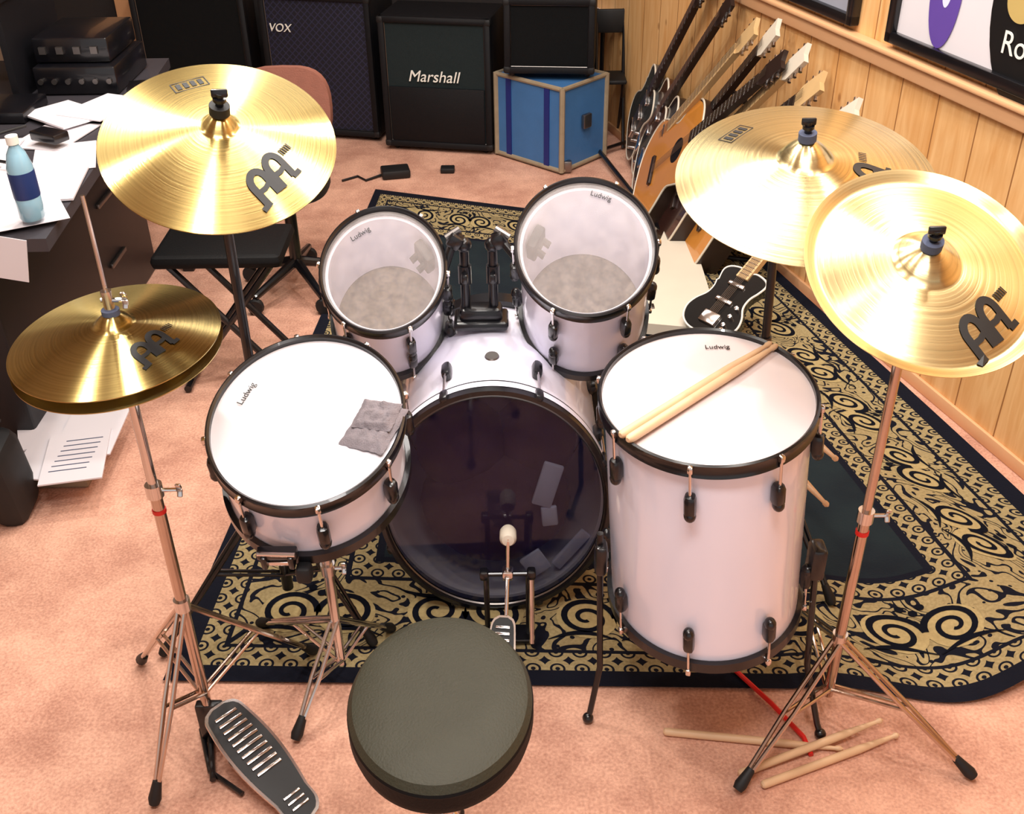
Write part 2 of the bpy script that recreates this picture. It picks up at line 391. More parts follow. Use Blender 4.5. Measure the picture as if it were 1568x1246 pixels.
# ---------------------------------------------------------------- drums
def drum(name,loc,rot,R,L,headm,botm,shellm,nlug=6,lug0=0.,hoopm=M_black,two=True,hoop_h=.026,lugoff=.05):
    e=E(name,loc,rot,(SQ,1,1))
    rs=R-.011
    part('shell',lathe([(rs,-.012),(rs,-L+.012),(rs-.007,-L+.012),(rs-.007,-.012)],96,True),shellm,e)
    part('batter_hoop',lathe([(rs+.001,-hoop_h+.008),(R,-hoop_h+.008),(R+.002,-hoop_h+.010),(R,-hoop_h+.013),(R,.002),(R+.002,.006),(R-.002,.008),(R-.006,.005),(R-.007,-.003),(rs-.001,-.004)],96,True),hoopm,e)
    part('batter_head',lathe([(0.0001,-.002),(rs*.5,-.002),(R-.007,-.002)],96),headm,e)
    part('resonant_hoop',lathe([(rs+.001,-L+hoop_h-.008),(R,-L+hoop_h-.008),(R,-L-.002),(R-.008,-L-.002),(rs-.004,-L+.004)],96,True),hoopm,e)
    part('resonant_head',lathe([(0.0001,-L+.004),(rs*.5,-L+.004),(rs,-L+.004)],96),botm,e)
    lug=[];rod=[]
    for k in range(nlug):
        a=lug0+2*pi*k/nlug
        for top in ((1,0) if two else (1,)):
            Mx=Matrix.Rotation(a,4,'Z')@Matrix.Translation((rs,0,-lugoff-.02 if top else -L+lugoff+.02))
            lug.append(xf(box((.012,0,0),(.024,.023,.042),bev=.008),Mx)); lug.append(xf(sphere((.014,0,(-.018 if top else .018)),.012,seg=12),Mx))
            s=1 if top else -1
            rod.append(xf(tube([(.015,0,s*.02),(.015,0,s*(lugoff+.022))],.003,8),Mx))
            rod.append(xf(box((.015,0,s*(lugoff+.02)),(.011,.011,.013),bev=.003),Mx))
    part('lugs',lug,M_black,e); part('tension_rods',rod,M_chrome,e)
    return e
def headmark(e,x,y,rz,s,size=.018):
    text('maker_mark',s,size,M_ink,e,Matrix.Translation((x,y,.0006))@Matrix.Rotation(math.radians(rz),4,'Z'),ext=.0003)
sn=drum('snare_drum',(-.329,1.43,.707),(math.radians(14),0,0),.187,.135,M_head,M_head2,M_white,8,lug0=math.radians(-90+14),two=False,lugoff=.045)
headmark(sn,-.125,.055,68,'Ludwig')
part('strainer',[box((-.045,-.192,-.100),(.075,.018,.018),bev=.004),box((-.07,-.196,-.112),(.012,.02,.03),bev=.004),box((-.02,-.196,-.112),(.012,.02,.03),bev=.004)],M_black,sn)
part('strainer_lever',[tube([(-.08,-.197,-.094),(-.01,-.20,-.094)],.004),box((-.045,-.197,-.118),(.05,.008,.010),bev=.003)],M_chrome,sn)
ft=drum('floor_tom',(.322,1.491,.702),(0,math.radians(-4),0),.212,.430,M_head2,M_smoke,M_white,8,lug0=math.radians(22.5-90+4))
headmark(ft,.05,.148,-6,'Ludwig')
tl=drum('rack_tom',(-.253,1.946,.719),(math.radians(31),math.radians(3),0),.150,.20,M_clear,M_smoke,M_white,6,lug0=math.radians(-62))
headmark(tl,-.062,.083,35,'Ludwig')
tr=drum('rack_tom',(.148,1.911,.779),(math.radians(29),math.radians(-2),0),.165,.24,M_clear,M_smoke,M_white,6,lug0=math.radians(-60))
headmark(tr,.045,.120,-22,'Ludwig')
def innerbracket(e,a,r,z):
    Mx=Matrix.Rotation(math.radians(a),4,'Z')@Matrix.Translation((r-.016,0,z))
    part('inner_bracket',[xf(box((0,0,0),(.024,.06,.05),bev=.005),Mx),xf(tube([(-.03,-.015,-.01),(.0,-.015,0)],.008),Mx),xf(tube([(-.03,.015,-.01),(.0,.015,0)],.008),Mx)],M_rub,e)
innerbracket(tl,38,.132,-.055); innerbracket(tr,150,.147,-.07)
# bass drum
bd=E('bass_drum',(-.039,1.722,.288),(pi/2,0,0),(SQ,1,1))
R=.284;rs=.269;L=.40
part('shell',lathe([(rs,-.02),(rs,-L+.02),(rs-.008,-L+.02),(rs-.008,-.02)],120,True),M_white,bd)
for nm,z0,z1 in (('batter_hoop',-.035,.005),('front_hoop',-L+.035,-L-.005)):
    part(nm,lathe([(rs+.003,z0),(R,z0),(R,z1),(R-.010,z1),(R-.012,z1-.01 if z1>0 else z1+.01),(rs-.004,z1-.008 if z1>0 else z1+.008)],120,True),M_black,bd)
part('hoop_inlay',lathe([(R+.0005,-.030),(R+.001,-.012)],120),M_white,bd)
part('batter_head',lathe([(.0001,-.004),(rs*.5,-.004),(R-.011,-.004)],120),M_ebony,bd)
part('head_collar',lathe([(R-.011,-.001),(R-.015,.001),(R-.017,-.002)],120),M_steel,bd)
part('resonant_head',lathe([(.0001,-L+.004),(rs*.5,-L+.004),(R-.013,-L+.004)],120),M_white,bd)
lg=[];rd=[]
for k in range(8):
    a=2*pi*k/8+math.radians(22.5)
    for s in (0,1):
        Mx=Matrix.Rotation(a,4,'Z')@Matrix.Translation((rs,0,-.11 if s==0 else -L+.11))
        q=1 if s==0 else -1
        lg.append(xf(box((.012,0,0),(.026,.024,.046),bev=.009),Mx))
        rd.append(xf(tube([(.018,0,q*.02),(.018,0,q*.10)],.0035,8),Mx))
        lg.append(xf(box((.016,0,q*.10),(.015,.020,.032),bev=.005),Mx))
part('lugs',lg,M_black,bd); part('tension_rods',rd,M_chrome,bd)
part('badge',[xf(lathe([(.0001,.003),(.016,.003),(.018,0)],32),Matrix.Translation((0,rs,-.15))@Matrix.Rotation(-pi/2,4,'X')),],M_steel,bd)
part('blanket',[sphere((.0,-.08,-.13),.17,(1.15,.85,.7)),sphere((-.08,.06,-.14),.12,(1.,.9,.7)),sphere((.1,.06,-.16),.11,(1.,.9,.7))],M_pillow,bd)
part('pale_reflection',[box((.13,.04,-.02),(.05,.11,.01),Matrix.Rotation(-.3,4,'Z'),bev=.004),box((.135,-.04,-.02),(.04,.05,.01),Matrix.Rotation(.1,4,'Z'),bev=.004),box((.10,-.17,-.02),(.06,.06,.01),Matrix.Rotation(.6,4,'Z'),bev=.004),box((.19,-.14,-.03),(.03,.12,.01),Matrix.Rotation(-.7,4,'Z'),bev=.004)],M_pale,bd)  # thin pale slabs behind the head, imitating reflections on it
part('spurs',[tube([(-.26,-.02,-L+.06),(-.33,-.27,-L-.02)],.008),tube([(.26,-.02,-L+.06),(.33,-.27,-L-.02)],.008)],M_black,bd)

# tom mount
tm=E('tom_mount',(-.065,2.0,.565))
zt=.745
part('base_plate',[box((-.062,2.0,.573),(.115,.075,.020),bev=.008),box((-.062,2.0,.59),(.09,.05,.035),bev=.01)],M_black,tm,world=True)
g=[]
for X in (-.093,-.035):
    g.append(tube([(X,2.0,.58),(X,2.0,zt)],.010,14))
    g.append(tube([(X,2.0,.66),(X,2.0,.70)],.014,14)); g.append(sphere((X,2.0,zt),.016))
    g.append(box((X,1.985,.68),(.014,.03,.02),bev=.004))
g.append(tube([(-.093,2.0,zt),(-.110,1.99,zt+.02),(-.135,1.97,.70)],.009,12))
g.append(tube([(-.035,2.0,zt),(-.02,1.99,zt+.02),(.012,1.96,.735)],.009,12))
g.append(box((-.110,1.99,zt+.015),(.03,.035,.03),Matrix.Rotation(.6,4,'Y'),bev=.007)); g.append(box((-.02,1.99,zt+.015),(.03,.035,.03),Matrix.Rotation(-.6,4,'Y'),bev=.007))
part('posts',g,M_black,tm,world=True)
part('knurled_rods',[tube([(-.100,2.0,zt+.035),(-.128,1.99,zt+.02)],.008),tube([(-.028,2.0,zt+.035),(-.0,1.99,zt+.02)],.008)],M_steel,tm,world=True)

# crumpled cloth on snare
MS=Matrix.Translation((-.329,1.43,.707))@Euler((math.radians(14),0,0)).to_matrix().to_4x4()
fc=E('folded_cloth',MS@Vector((.110,-.024,.002)),(math.radians(14),0,math.radians(-22)))
def sheet(w,h,z0,amp,seed,n=22):
    V=[];F=[]
    for lay in (1,0):
        for j in range(n+1):
            for i in range(n+1):
                x=(i/n-.5)*w;y=(j/n-.5)*h
                e=1+.06*noise.noise(Vector((i*.35+seed,j*.35,2)))
                f=abs(noise.noise(Vector((x*60+seed,y*60,seed))))*amp+abs(noise.noise(Vector((x*130,y*130+seed,7))))*amp*.4
                edge=min(i,n-i,j,n-j)/3.; edge=min(1,edge)
                V.append((x*e,y*e,z0+(f*edge+.004*edge if lay else 0)))
    m=(n+1)**2
    for j in range(n):
        for i in range(n):
            a=j*(n+1)+i; F.append((a,a+1,a+n+2,a+n+1)); F.append((m+a,m+a+n+1,m+a+n+2,m+a+1))
    bd_=[i for i in range(n+1)]+[j*(n+1)+n for j in range(1,n+1)]+[n*(n+1)+i for i in range(n-1,-1,-1)]+[j*(n+1) for j in range(n-1,0,-1)]
    for k in range(len(bd_)):
        a=bd_[k];b_=bd_[(k+1)%len(bd_)]; F.append((a,m+a,m+b_,b_))
    return V,F
part('lower_fold',sheet(.078,.100,.0005,.010,1.3),M_grey,fc,ang=80)
part('upper_fold',xf(sheet(.066,.062,.008,.010,5.1),Matrix.Translation((-.002,.018,0))@Matrix.Rotation(.1,4,'Z')),M_grey,fc,ang=80)

def tstick(p,q):
    p=Vector(p);q=Vector(q);d=(q-p)
    ts=[0,.01,.03,.7,.93,.955,.965,.985,1.0]; r=[.004,.0072,.0078,.0078,.0042,.0040,.0055,.0055,.002]
    return tube([p+d*t for t in ts],r,12)
def sticks(p,q):
    c=(Vector(p)+Vector(q))/2
    e=E('drumstick',c); part('stick',tstick(p,q),M_wood,e,world=True)
sticks((.168,1.372,.703),(.456,1.628,.719)); sticks((.178,1.359,.703),(.464,1.619,.719))
sticks((.28,1.378,.009),(.612,1.33,.009)); sticks((.443,1.252,.009),(.726,1.361,.010)); sticks((.406,1.277,.009),(.70,1.385,.024))
sticks((.50,1.83,.49),(.585,1.56,.512)); sticks((.49,1.85,.40),(.58,1.55,.415))
rc=E('red_cable',(.46,1.5,0)); part('cable',tube([(.40,1.60,.014),(.45,1.52,.012),(.50,1.44,.012),(.545,1.36,.008),(.55,1.32,.006)],.005,8),M_red,rc,world=True)

# floor tom legs
fl=E('floor_tom_legs',(.35,1.5,0))
def ftleg(top,mid,foot):
    top=Vector(top);mid=Vector(mid);foot=Vector(foot)
    return [tube([top,mid,mid+(foot-mid)*.8,foot+Vector((0,0,.012))],.006,10),sphere(foot+Vector((0,0,.012)),.011)]
g=[]
g+=ftleg((.150,1.44,.45),(.160,1.44,.12),(.138,1.411,0)); g+=ftleg((.530,1.43,.42),(.548,1.42,.14),(.577,1.364,0)); g+=ftleg((.35,1.725,.40),(.36,1.725,.14),(.36,1.76,0))
part('legs',g,M_black,fl,world=True)
part('leg_brackets',[box((.153,1.44,.395),(.022,.036,.065),bev=.008),box((.532,1.43,.39),(.028,.042,.07),bev=.008),box((.35,1.714,.38),(.04,.022,.07),bev=.008)],M_black,fl,world=True)

# ---------------------------------------------------------------- stands
def tripod(hub,hublow,feet,m,e,strut=True,r=.006,rubm=M_rub,dbl=True):
    hub=Vector(hub);hublow=Vector(hublow);g=[];rb=[]
    for f in feet:
        f=Vector(f); tgt=Vector((f.x,f.y,.014))
        d=(tgt-hub); side=Vector((-d.y,d.x,0)).normalized()*.007
        for s in ((-1,1) if dbl else (0,)):
            g.append(tube([hub+side*s,hub+d*.5+side*s*1.2,tgt-d*.03+side*s*.4],r*.75,8))
        if strut:
            m_=hub+d*.52
            for s in (-1,1): g.append(tube([hublow+side*s,m_+side*s],r*.6,8))
        rb.append(tube([tgt-d.normalized()*.04,tgt-d.normalized()*.005,tgt+d.normalized()*.006],[.008,.012,.009],12))
    part('tripod_legs',g,m,e,world=True); part('rubber_feet',rb,rubm,e,world=True)
def wing(c,s=1.):
    c=Vector(c)
    g=[tube([c-Vector((.012*s,0,0)),c+Vector((.026*s,0,0))],.0035,8)]
    for k in (-1,1): g.append(box(c+Vector((.030*s,0,k*.007)),(.009,.005,.014),Matrix.Rotation(k*.5,4,'X'),bev=.002))
    return g
def memory(c):
    c=Vector(c); return [tube([c-Vector((0,0,.012)),c+Vector((0,0,.012))],.014,16)]
def surfz(prof,r):
    for (r0,z0),(r1,z1) in zip(prof,prof[1:]):
        if r0<=r<=r1 and r1>r0: return z0+(z1-z0)*(r-r0)/(r1-r0)
    return prof[-1][1]
def cymbal(e,R,bellr,bellh,bowh,m,china=False,name='cymbal',zoff=0.,flip=1):
    prof=[(.004,bellh+bowh)]
    for k in range(1,9):
        t=k/8; prof.append((bellr*t,bowh+bellh*math.cos(t*pi/2)**.8 if k<8 else bowh))
    n=30
    for k in range(1,n+1):
        t=k/n; r=bellr+(R-bellr)*t
        if china:
            z=bowh*(1-(t/.86)**1.2) if t<.86 else .010*((t-.86)/.14)**.8
        else: z=bowh*(1-t**1.35)
        prof.append((r,z))
    full=prof+[(r,z-.0014) for r,z in prof[::-1]]
    g=xf(lathe(full,128,True),Matrix.Translation((0,0,zoff))@Matrix.Diagonal((1,1,flip,1)))
    part(name,g,m,e,ang=60)
    return prof
def logo(e,prof,ang,rad,size,name='printed_logo',small=True,rot=0.):
    ca,sa=math.cos(ang),math.sin(ang)
    cr,sr=math.cos(rot),math.sin(rot)
    def P(s,u):
        s,u=s*cr-u*sr,s*sr+u*cr
        rr=rad-u; x=rr*ca - s*sa; y=rr*sa + s*ca
        return (x,y,surfz(prof,math.hypot(x,y))+.0013)
    gs=[]
    def st(pts,w):
        n=len(pts);V=[];F=[]
        for i in range(n):
            a=pts[max(i-1,0)];b_=pts[min(i+1,n-1)];dx,dy=b_[0]-a[0],b_[1]-a[1];l=math.hypot(dx,dy) or 1
            for s in(-1,1): V.append(P((pts[i][0]-s*dy/l*w/2)*size,(pts[i][1]+s*dx/l*w/2)*size))
        for i in range(n-1): F.append((2*i,2*i+1,2*i+3,2*i+2))
        gs.append((V,F))
    for cx in (-.33,.33):
        pts=[(cx-.24,-.45),(cx-.24,-.25),(cx-.24,0.)]+[(cx-.24*math.cos(t),.10+.30*math.sin(t)) for t in [pi*k/14 for k in range(15)]]+[(cx+.24,0.),(cx+.24,-.25),(cx+.24,-.42)]
        pts=[(x+.2*y,y) for x,y in pts]; st(pts,.19)
        st([(cx-.26,-.06),(cx,-.10),(cx+.22,-.06)],.14)
    st([(.44,-.42),(.72,-.42)],.14); st([(-.86,-.42),(-.56,-.42)],.14)
    if small:
        for k in range(5): st([(.80+.08*k,.12),(.80+.08*k,.32)],.04)
    part(name,gs,M_ink,e,smooth=False)
def tagprint(e,prof,ang,rad,w,h):
    ca,sa=math.cos(ang),math.sin(ang)
    def P(s,u):
        rr=rad-u; x=rr*ca - s*sa; y=rr*sa + s*ca; return (x,y,surfz(prof,math.hypot(x,y))+.0009)
    gs=[]
    def q(x0,y0,x1,y1): gs.append(([P(x0,y0),P(x1,y0),P(x1,y1),P(x0,y1)],[(0,1,2,3)]))
    t=h*.12
    q(-w,-h,w,-h+t);q(-w,h-t,w,h);q(-w,-h,-w+t,h);q(w-t,-h,w,h)
    for k in range(4): q(-w*.75+k*w*.42,-h*.6,-w*.75+k*w*.42+w*.26,h*.6)
    part('small_print',gs,M_ink,e,smooth=False)

# --- hi-hat
hh=E('hi_hat_stand',(-.582,1.386,0))
X,Y=-.582,1.386
part('lower_tube',tube([(X,Y,.10),(X,Y,.60)],.010,16),M_copper,hh,world=True)
part('upper_tube',tube([(X,Y,.58),(X,Y,.845)],.008,16),M_chrome,hh,world=True)
part('pull_rod',tube([(X,Y,.84),(X,Y,1.105)],.0032,10),M_chrome,hh,world=True)
part('clamp',memory((X,Y,.60))+wing((X+.01,Y,.60))+memory((X,Y,.35)),M_chrome,hh,world=True)
part('red_band',tube([(X,Y,.555),(X,Y,.562)],.0115,16),M_red,hh,world=True)
part('clutch',[tube([(X,Y,.925),(X,Y,.96)],.008,14)]+wing((X,Y,.945),.8),M_chrome,hh,world=True)
part('seat_felt',[tube([(X,Y,.845),(X,Y,.862)],.014,16),tube([(X,Y,.918),(X,Y,.930)],.013,16)],M_felt,hh,world=True)
tripod((X,Y,.35),(X,Y,.13),[(-.776,1.579,0),(-.422,1.60,0),(-.655,1.235,0)],M_copper,hh)
pg=E('hi_hat_pedal',(-.47,1.29,0))
def footboard(A,B,w,parent,m1,m2,bars=9):
    d=B-A;Ln=d.length;yv=d.normalized();xv=yv.cross(Vector((0,0,1))).normalized();zv=xv.cross(yv)
    Mx=Matrix((( xv.x,yv.x,zv.x,A.x),(xv.y,yv.y,zv.y,A.y),(xv.z,yv.z,zv.z,A.z),(0,0,0,1)))
    N=40
    def half(t):
        b=w*(.40+.14*math.sin(pi*min(1,t*1.25)))if t<.8 else w*.40
        e=1.
        if t<.08: e=math.sqrt(max(0,1-((.08-t)/.08)**2))*.6+.4
        if t>.88: e=math.sqrt(max(0,1-((t-.88)/.12)**2))
        return b*e
    ts=[k/N for k in range(N+1)]
    out=[(half(t),t*Ln) for t in ts]+[(-half(t),t*Ln) for t in ts[::-1]]
    zs=1 if zv.z>0 else -1
    part('footboard',xf(prism(out,0,.006*zs),Mx),m1,parent,world=True)
    inn=[(half(t)*.88,.02*Ln+t*Ln*.96) for t in ts]+[(-half(t)*.88,.02*Ln+t*Ln*.96) for t in ts[::-1]]
    part('tread_pad',xf(prism(inn,.006*zs,.008*zs),Mx),m2,parent,world=True)
    sl=[]
    for k in range(bars):
        t=.10+k*.052; sl.append(xf(box((0,t*Ln,.009*zs),(half(t)*1.15,.0062,.003),bev=.001),Mx))
    for k in range(3):
        t=.80+k*.045; sl.append(xf(box((0,t*Ln,.009*zs),(half(t)*1.0,.005,.003),bev=.001),Mx))
    part('grip_bars',sl,m1,parent,world=True)
footboard(Vector((-.560,1.375,.10)),Vector((-.366,1.190,.014)),.088,pg,M_chrome,M_rub,10)
part('frame',[tube([(-.61,1.40,.01),(-.57,1.30,.01),(-.50,1.25,.01)],.005),box((-.578,1.384,.05),(.05,.02,.10),bev=.004),tube([(-.60,1.45,.03),(-.585,1.37,.012),(-.56,1.28,.012)],.006)],M_black,pg,world=True)
part('chain',tube([(-.582,1.386,.20),(-.578,1.38,.10)],.004),M_chrome,pg,world=True)

ht=E('hi_hat_cymbals',(-.582,1.386,.883),(0,0,0),(SQ,1,1))
pr_=cymbal(ht,.177,.034,.018,.024,M_brass,name='top_cymbal')
cymbal(ht,.177,.034,.018,.024,M_brass,name='bottom_cymbal',zoff=-.020,flip=-1)
logo(ht,pr_,math.radians(-34),.100,.055,rot=.2)

def topper(e,c,nrm,felt=M_felt):
    c=Vector(c);n=Vector(nrm).normalized()
    part('felt_washer',[tube([c+n*.0,c+n*.014],.015,18)],felt,e,world=True)
    part('wing_nut',[tube([c+n*.012,c+n*.034],.006,12),tube([c+n*.022,c+n*.027],.010,12),box(c+n*.034,(.024,.006,.012),bev=.002)],M_black,e,world=True)
def cymset(name,loc,tx,ty,R,bellr,bellh,bowh,m,china=False):
    e=E(name,loc,(math.radians(tx),math.radians(ty),0),(SQ,1,1))
    p=cymbal(e,R,bellr,bellh,bowh,m,china)
    n=Euler((math.radians(tx),math.radians(ty),0)).to_matrix()@Vector((0,0,1))
    return e,p,Vector(loc)+n*(bellh+bowh),n
cl,pc,top,n=cymset('crash_cymbal',(-.427,1.549,1.120),17,12,.202,.030,.022,.030,M_brass)
logo(cl,pc,math.radians(-36),.130,.066,rot=.25); tagprint(cl,pc,math.radians(128),.135,.032,.016)
st=E('cymbal_stand',(-.487,1.72,0))
part('lower_tube',tube([(-.487,1.72,.08),(-.487,1.72,.55)],.012,16),M_black,st,world=True)
part('upper_tube',tube([(-.487,1.72,.54),(-.487,1.72,.93)],.009,16),M_black,st,world=True)
part('boom',[tube([(-.487,1.72,.93),top-n*.075,top+n*.02],.006,12),box((-.487,1.72,.93),(.03,.03,.04),bev=.008)],M_black,st,world=True)
part('clamp',memory((-.487,1.72,.55))+wing((-.47,1.72,.55)),M_black,st,world=True)
topper(st,top,n,M_rub)
tripod((-.487,1.72,.36),(-.487,1.72,.12),[(-.735,1.60,0),(-.30,1.62,0),(-.50,2.02,0)],M_black,st)
# right crash
c2,pc,top,n=cymset('crash_cymbal',(.500,1.728,.981),10,-5,.255,.052,.034,.038,M_brass2)
logo(c2,pc,math.radians(-34),.135,.075,rot=.35); tagprint(c2,pc,math.radians(128),.175,.036,.018)
st=E('cymbal_stand',(.52,1.95,0))
part('lower_tube',tube([(.545,1.95,.08),(.533,1.95,.55)],.012,16),M_black,st,world=True)
part('upper_tube',tube([(.533,1.95,.54),(.523,1.95,.82)],.009,16),M_black,st,world=True)
part('boom',[tube([(.523,1.95,.82),top-n*.08,top+n*.02],.006,12),box((.523,1.95,.82),(.03,.03,.04),bev=.008)],M_black,st,world=True)
topper(st,top,n)
tripod((.539,1.95,.36),(.543,1.95,.12),[(.69,1.72,0),(.32,2.02,0),(.66,2.22,0)],M_black,st)
# china
c3,pc,top,n=cymset('china_cymbal',(.592,1.388,.971),22,-4,.198,.054,.026,.022,M_brass2,True)
logo(c3,pc,math.radians(-62),.132,.068,rot=.2)
st=E('cymbal_stand',(.602,1.428,0))
X,Y=.602,1.428
part('lower_tube',tube([(X,Y,.05),(X,Y,.50)],.010,16),M_copper,st,world=True)
part('upper_tube',tube([(X,Y,.48),(X,Y,.90)],.008,16),M_copper,st,world=True)
part('tilter',[tube([(X,Y,.90),top-n*.05,top+n*.02],.005,12),box((X,Y,.90),(.022,.022,.03),bev=.005)],M_chrome,st,world=True)
part('clamp',memory((X,Y,.49))+wing((X+.008,Y,.49))+memory((X,Y,.20)),M_chrome,st,world=True)
part('red_band',tube([(X,Y,.45),(X,Y,.458)],.0115,16),M_red,st,world=True)
topper(st,top,n)
tripod((X,Y,.20),(X,Y,.07),[(.828,1.265,0),(.400,1.245,0),(.60,1.72,0)],M_copper,st)
# snare stand
st=E('snare_stand',(-.35,1.54,0))
X,Y=-.352,1.53
part('tube',[tube([(X,Y,.05),(X,Y,.44)],.010,14)]+memory((X,Y,.30))+wing((X,Y,.30)),M_chrome,st,world=True)
c0=Vector((X,Y,.44));g=[];rb=[]
for a in (-90,30,150):
    o=Vector((SQ*.19*math.cos(math.radians(a)),.19*math.sin(math.radians(a)),0))
    zz=.70-.137+ (o.y*math.sin(math.radians(14)))
    p=Vector((-.33,1.46,zz))+o
    g.append(tube([c0,c0+(p-c0)*.9,p+Vector((0,0,.012))],.0055,8)); rb.append(box(p+Vector((0,0,.004)),(.025,.025,.03),bev=.006))
part('basket_arms',g,M_black,st,world=True); part('basket_grips',rb,M_rub,st,world=True)
tripod((X,Y,.17),(X,Y,.06),[(-.422,1.375,0),(-.265,1.66,0),(-.549,1.683,0)],M_chrome,st)

# bass pedal
bp_=E('bass_drum_pedal',(-.02,1.6,0))
footboard(Vector((-.022,1.585,.115)),Vector((-.050,1.33,.02)),.056,bp_,M_chrome,M_rub)
yb=1.635
part('frame',[tube([(-.062,yb,.185),(.035,yb,.185)],.005),tube([(-.058,yb,.01),(-.058,yb,.185)],.006),tube([(.028,yb,.01),(.028,yb,.185)],.006),box((-.062,yb,.185),(.018,.022,.022),bev=.005),box((.034,yb,.185),(.018,.022,.022),bev=.005),box((-.016,yb,.015),(.11,.05,.012),bev=.003)],M_black,bp_,world=True)
part('beater_shaft',[tube([(-.014,yb,.185),(-.012,yb+.015,.265)],.004),tube([(-.018,yb-.05,.12),(-.014,yb-.015,.185)],.004),tube([(.034,yb,.18),(.034,yb-.05,.04)],.006),box((-.014,yb,.187),(.022,.026,.022),bev=.004)],M_chrome,bp_,world=True)
part('beater',xf(lathe([(.0001,-.022),(.014,-.022),(.017,-.014),(.017,.012),(.012,.020),(.0001,.022)],24),Matrix.Translation((-.012,yb+.032,.258))@Matrix.Rotation(math.radians(80),4,'X')),M_cream,bp_,world=True)

# throne
th=E('drum_throne',(-.107,1.040,0),(0,0,0),(SQ,1,1))
R=.154
part('seat_top',xf(lathe([(.0001,.502),(R*.6,.502),(R*.86,.500),(R*.95,.496),(R,.486)],96),Matrix.Diagonal((1,1.04,1,1))),M_seat,th)
part('seat_side',xf(lathe([(R,.486),(R+.002,.482),(R+.001,.478),(R+.002,.460),(R-.002,.446),(R-.012,.441),(.0001,.441)],96),Matrix.Diagonal((1,1.04,1,1))),M_seatside,th)
part('post',[tube([(0,0,.08),(0,0,.44)],.014,16),box((0,0,.432),(.07,.07,.02),bev=.006)],M_chrome,th)
g=[]
for k in range(3):
    a=math.radians(90+120*k); d=Vector((math.cos(a),math.sin(a),0))
    g.append(tube([Vector((0,0,.25)),d*.10+Vector((0,0,.13)),d*.16+Vector((0,0,.012))],.008,10)); g.append(tube([Vector((0,0,.10)),d*.10+Vector((0,0,.13))],.006,8))
part('tripod_legs',g,M_chrome,th)
part('rubber_feet',[sphere(Vector((math.cos(math.radians(90+120*k))*.16,math.sin(math.radians(90+120*k))*.16,.014)),.014) for k in range(3)],M_rub,th)

# ---------------------------------------------------------------- back line
def amp(name,bl,br,depth,h,clothm,title,tsize,tz,tx,split=None):
    bl=Vector((*bl,0));br=Vector((*br,0));w=(br-bl).length;a=math.atan2(br.y-bl.y,br.x-bl.x)
    e=E(name,(bl+br)/2,(0,0,a))
    t=.028
    g=[box((0,depth/2+.01,h/2+.02),(w,depth,h),bev=.012)]
    for cx,cz,sx,sz in ((0,.02+t/2,w,t),(0,h+.02-t/2,w,t),(-w/2+t/2,h/2+.02,t,h),(w/2-t/2,h/2+.02,t,h)): g.append(box((cx,0,cz),(sx,.03,sz),bev=.007))
    part('cabinet',g,M_tolex,e)
    part('grille_cloth',box((0,.003,h/2+.02),(w-2*t,.01,h-2*t)),clothm,e,smooth=False)
    part('piping',[tube([(-w/2+t,-.004,.02+t),(w/2-t,-.004,.02+t),(w/2-t,-.004,h+.02-t),(-w/2+t,-.004,h+.02-t)],.0022,6,closed=True)],M_steel,e)
    if split: part('lower_panel',box((0,-.004,.02+t+split/2),(w-2*t-.01,.012,split),bev=.002),M_tolex,e)
    part('feet',[sphere((sx*w*.42,sy,.012),.014) for sx in(-1,1) for sy in(.03,depth-.03)],M_rub,e)
    part('corners',[box((sx*(w/2-.012),-.002,z),(.03,.03,.03),bev=.008) for sx in(-1,1) for z in(.036,h+.004)],M_rub,e)
    if title: text('name_plate',title,tsize,M_text,e,Matrix.Translation((tx,-.010,tz))@Matrix.Rotation(pi/2,4,'X'),shear=.25,ext=.002)
    return e
def diamond():
    m,nt,b=newmat('diamond_grille'); N=nt.nodes; L=nt.links
    tc=N.new('ShaderNodeTexCoord'); mp=N.new('ShaderNodeMapping'); mp.inputs['Rotation'].default_value=(0,math.radians(45),0); L.new(tc.outputs['Object'],mp.inputs[0])
    sp=N.new('ShaderNodeSeparateXYZ'); L.new(mp.outputs[0],sp.inputs[0])
    outs=[]
    for ax in('X','Z'):
        mm=N.new('ShaderNodeMath');mm.operation='MULTIPLY';mm.inputs[1].default_value=45;L.new(sp.outputs[ax],mm.inputs[0])
        f=N.new('ShaderNodeMath');f.operation='FRACT';L.new(mm.outputs[0],f.inputs[0])
        l=N.new('ShaderNodeMath');l.operation='LESS_THAN';l.inputs[1].default_value=.2;L.new(f.outputs[0],l.inputs[0]);outs.append(l.outputs[0])
    mx=N.new('ShaderNodeMath');mx.operation='MAXIMUM';L.new(outs[0],mx.inputs[0]);L.new(outs[1],mx.inputs[1])
    c=N.new('ShaderNodeMix');c.data_type='RGBA';c.inputs['A'].default_value=(*lin((.03,.035,.11)),1);c.inputs['B'].default_value=(*lin((.13,.14,.25)),1)
    L.new(mx.outputs[0],c.inputs['Factor']);L.new(c.outputs['Result'],b.inputs['Base Color']);b.inputs['Roughness'].default_value=.7
    return m
amp('speaker_cabinet',(-1.09,4.93),(-.585,4.80),.28,.62,diamond(),'VOX',.05,.49,-.17)
amp('guitar_amplifier',(-.545,4.70),(-.066,4.60),.28,.565,M_cloth2,'Marshall',.068,.335,-.01,split=.24)
amp('speaker_cabinet',(-1.68,5.0),(-1.17,5.0),.20,.66,M_cloth,None,0,0,0)
bc=E('blue_flight_case',(.19,4.58,0))
A=Vector((.225,4.345,0));Bl=Vector((-.047,4.60,0));Br=Vector((.423,4.56,0))
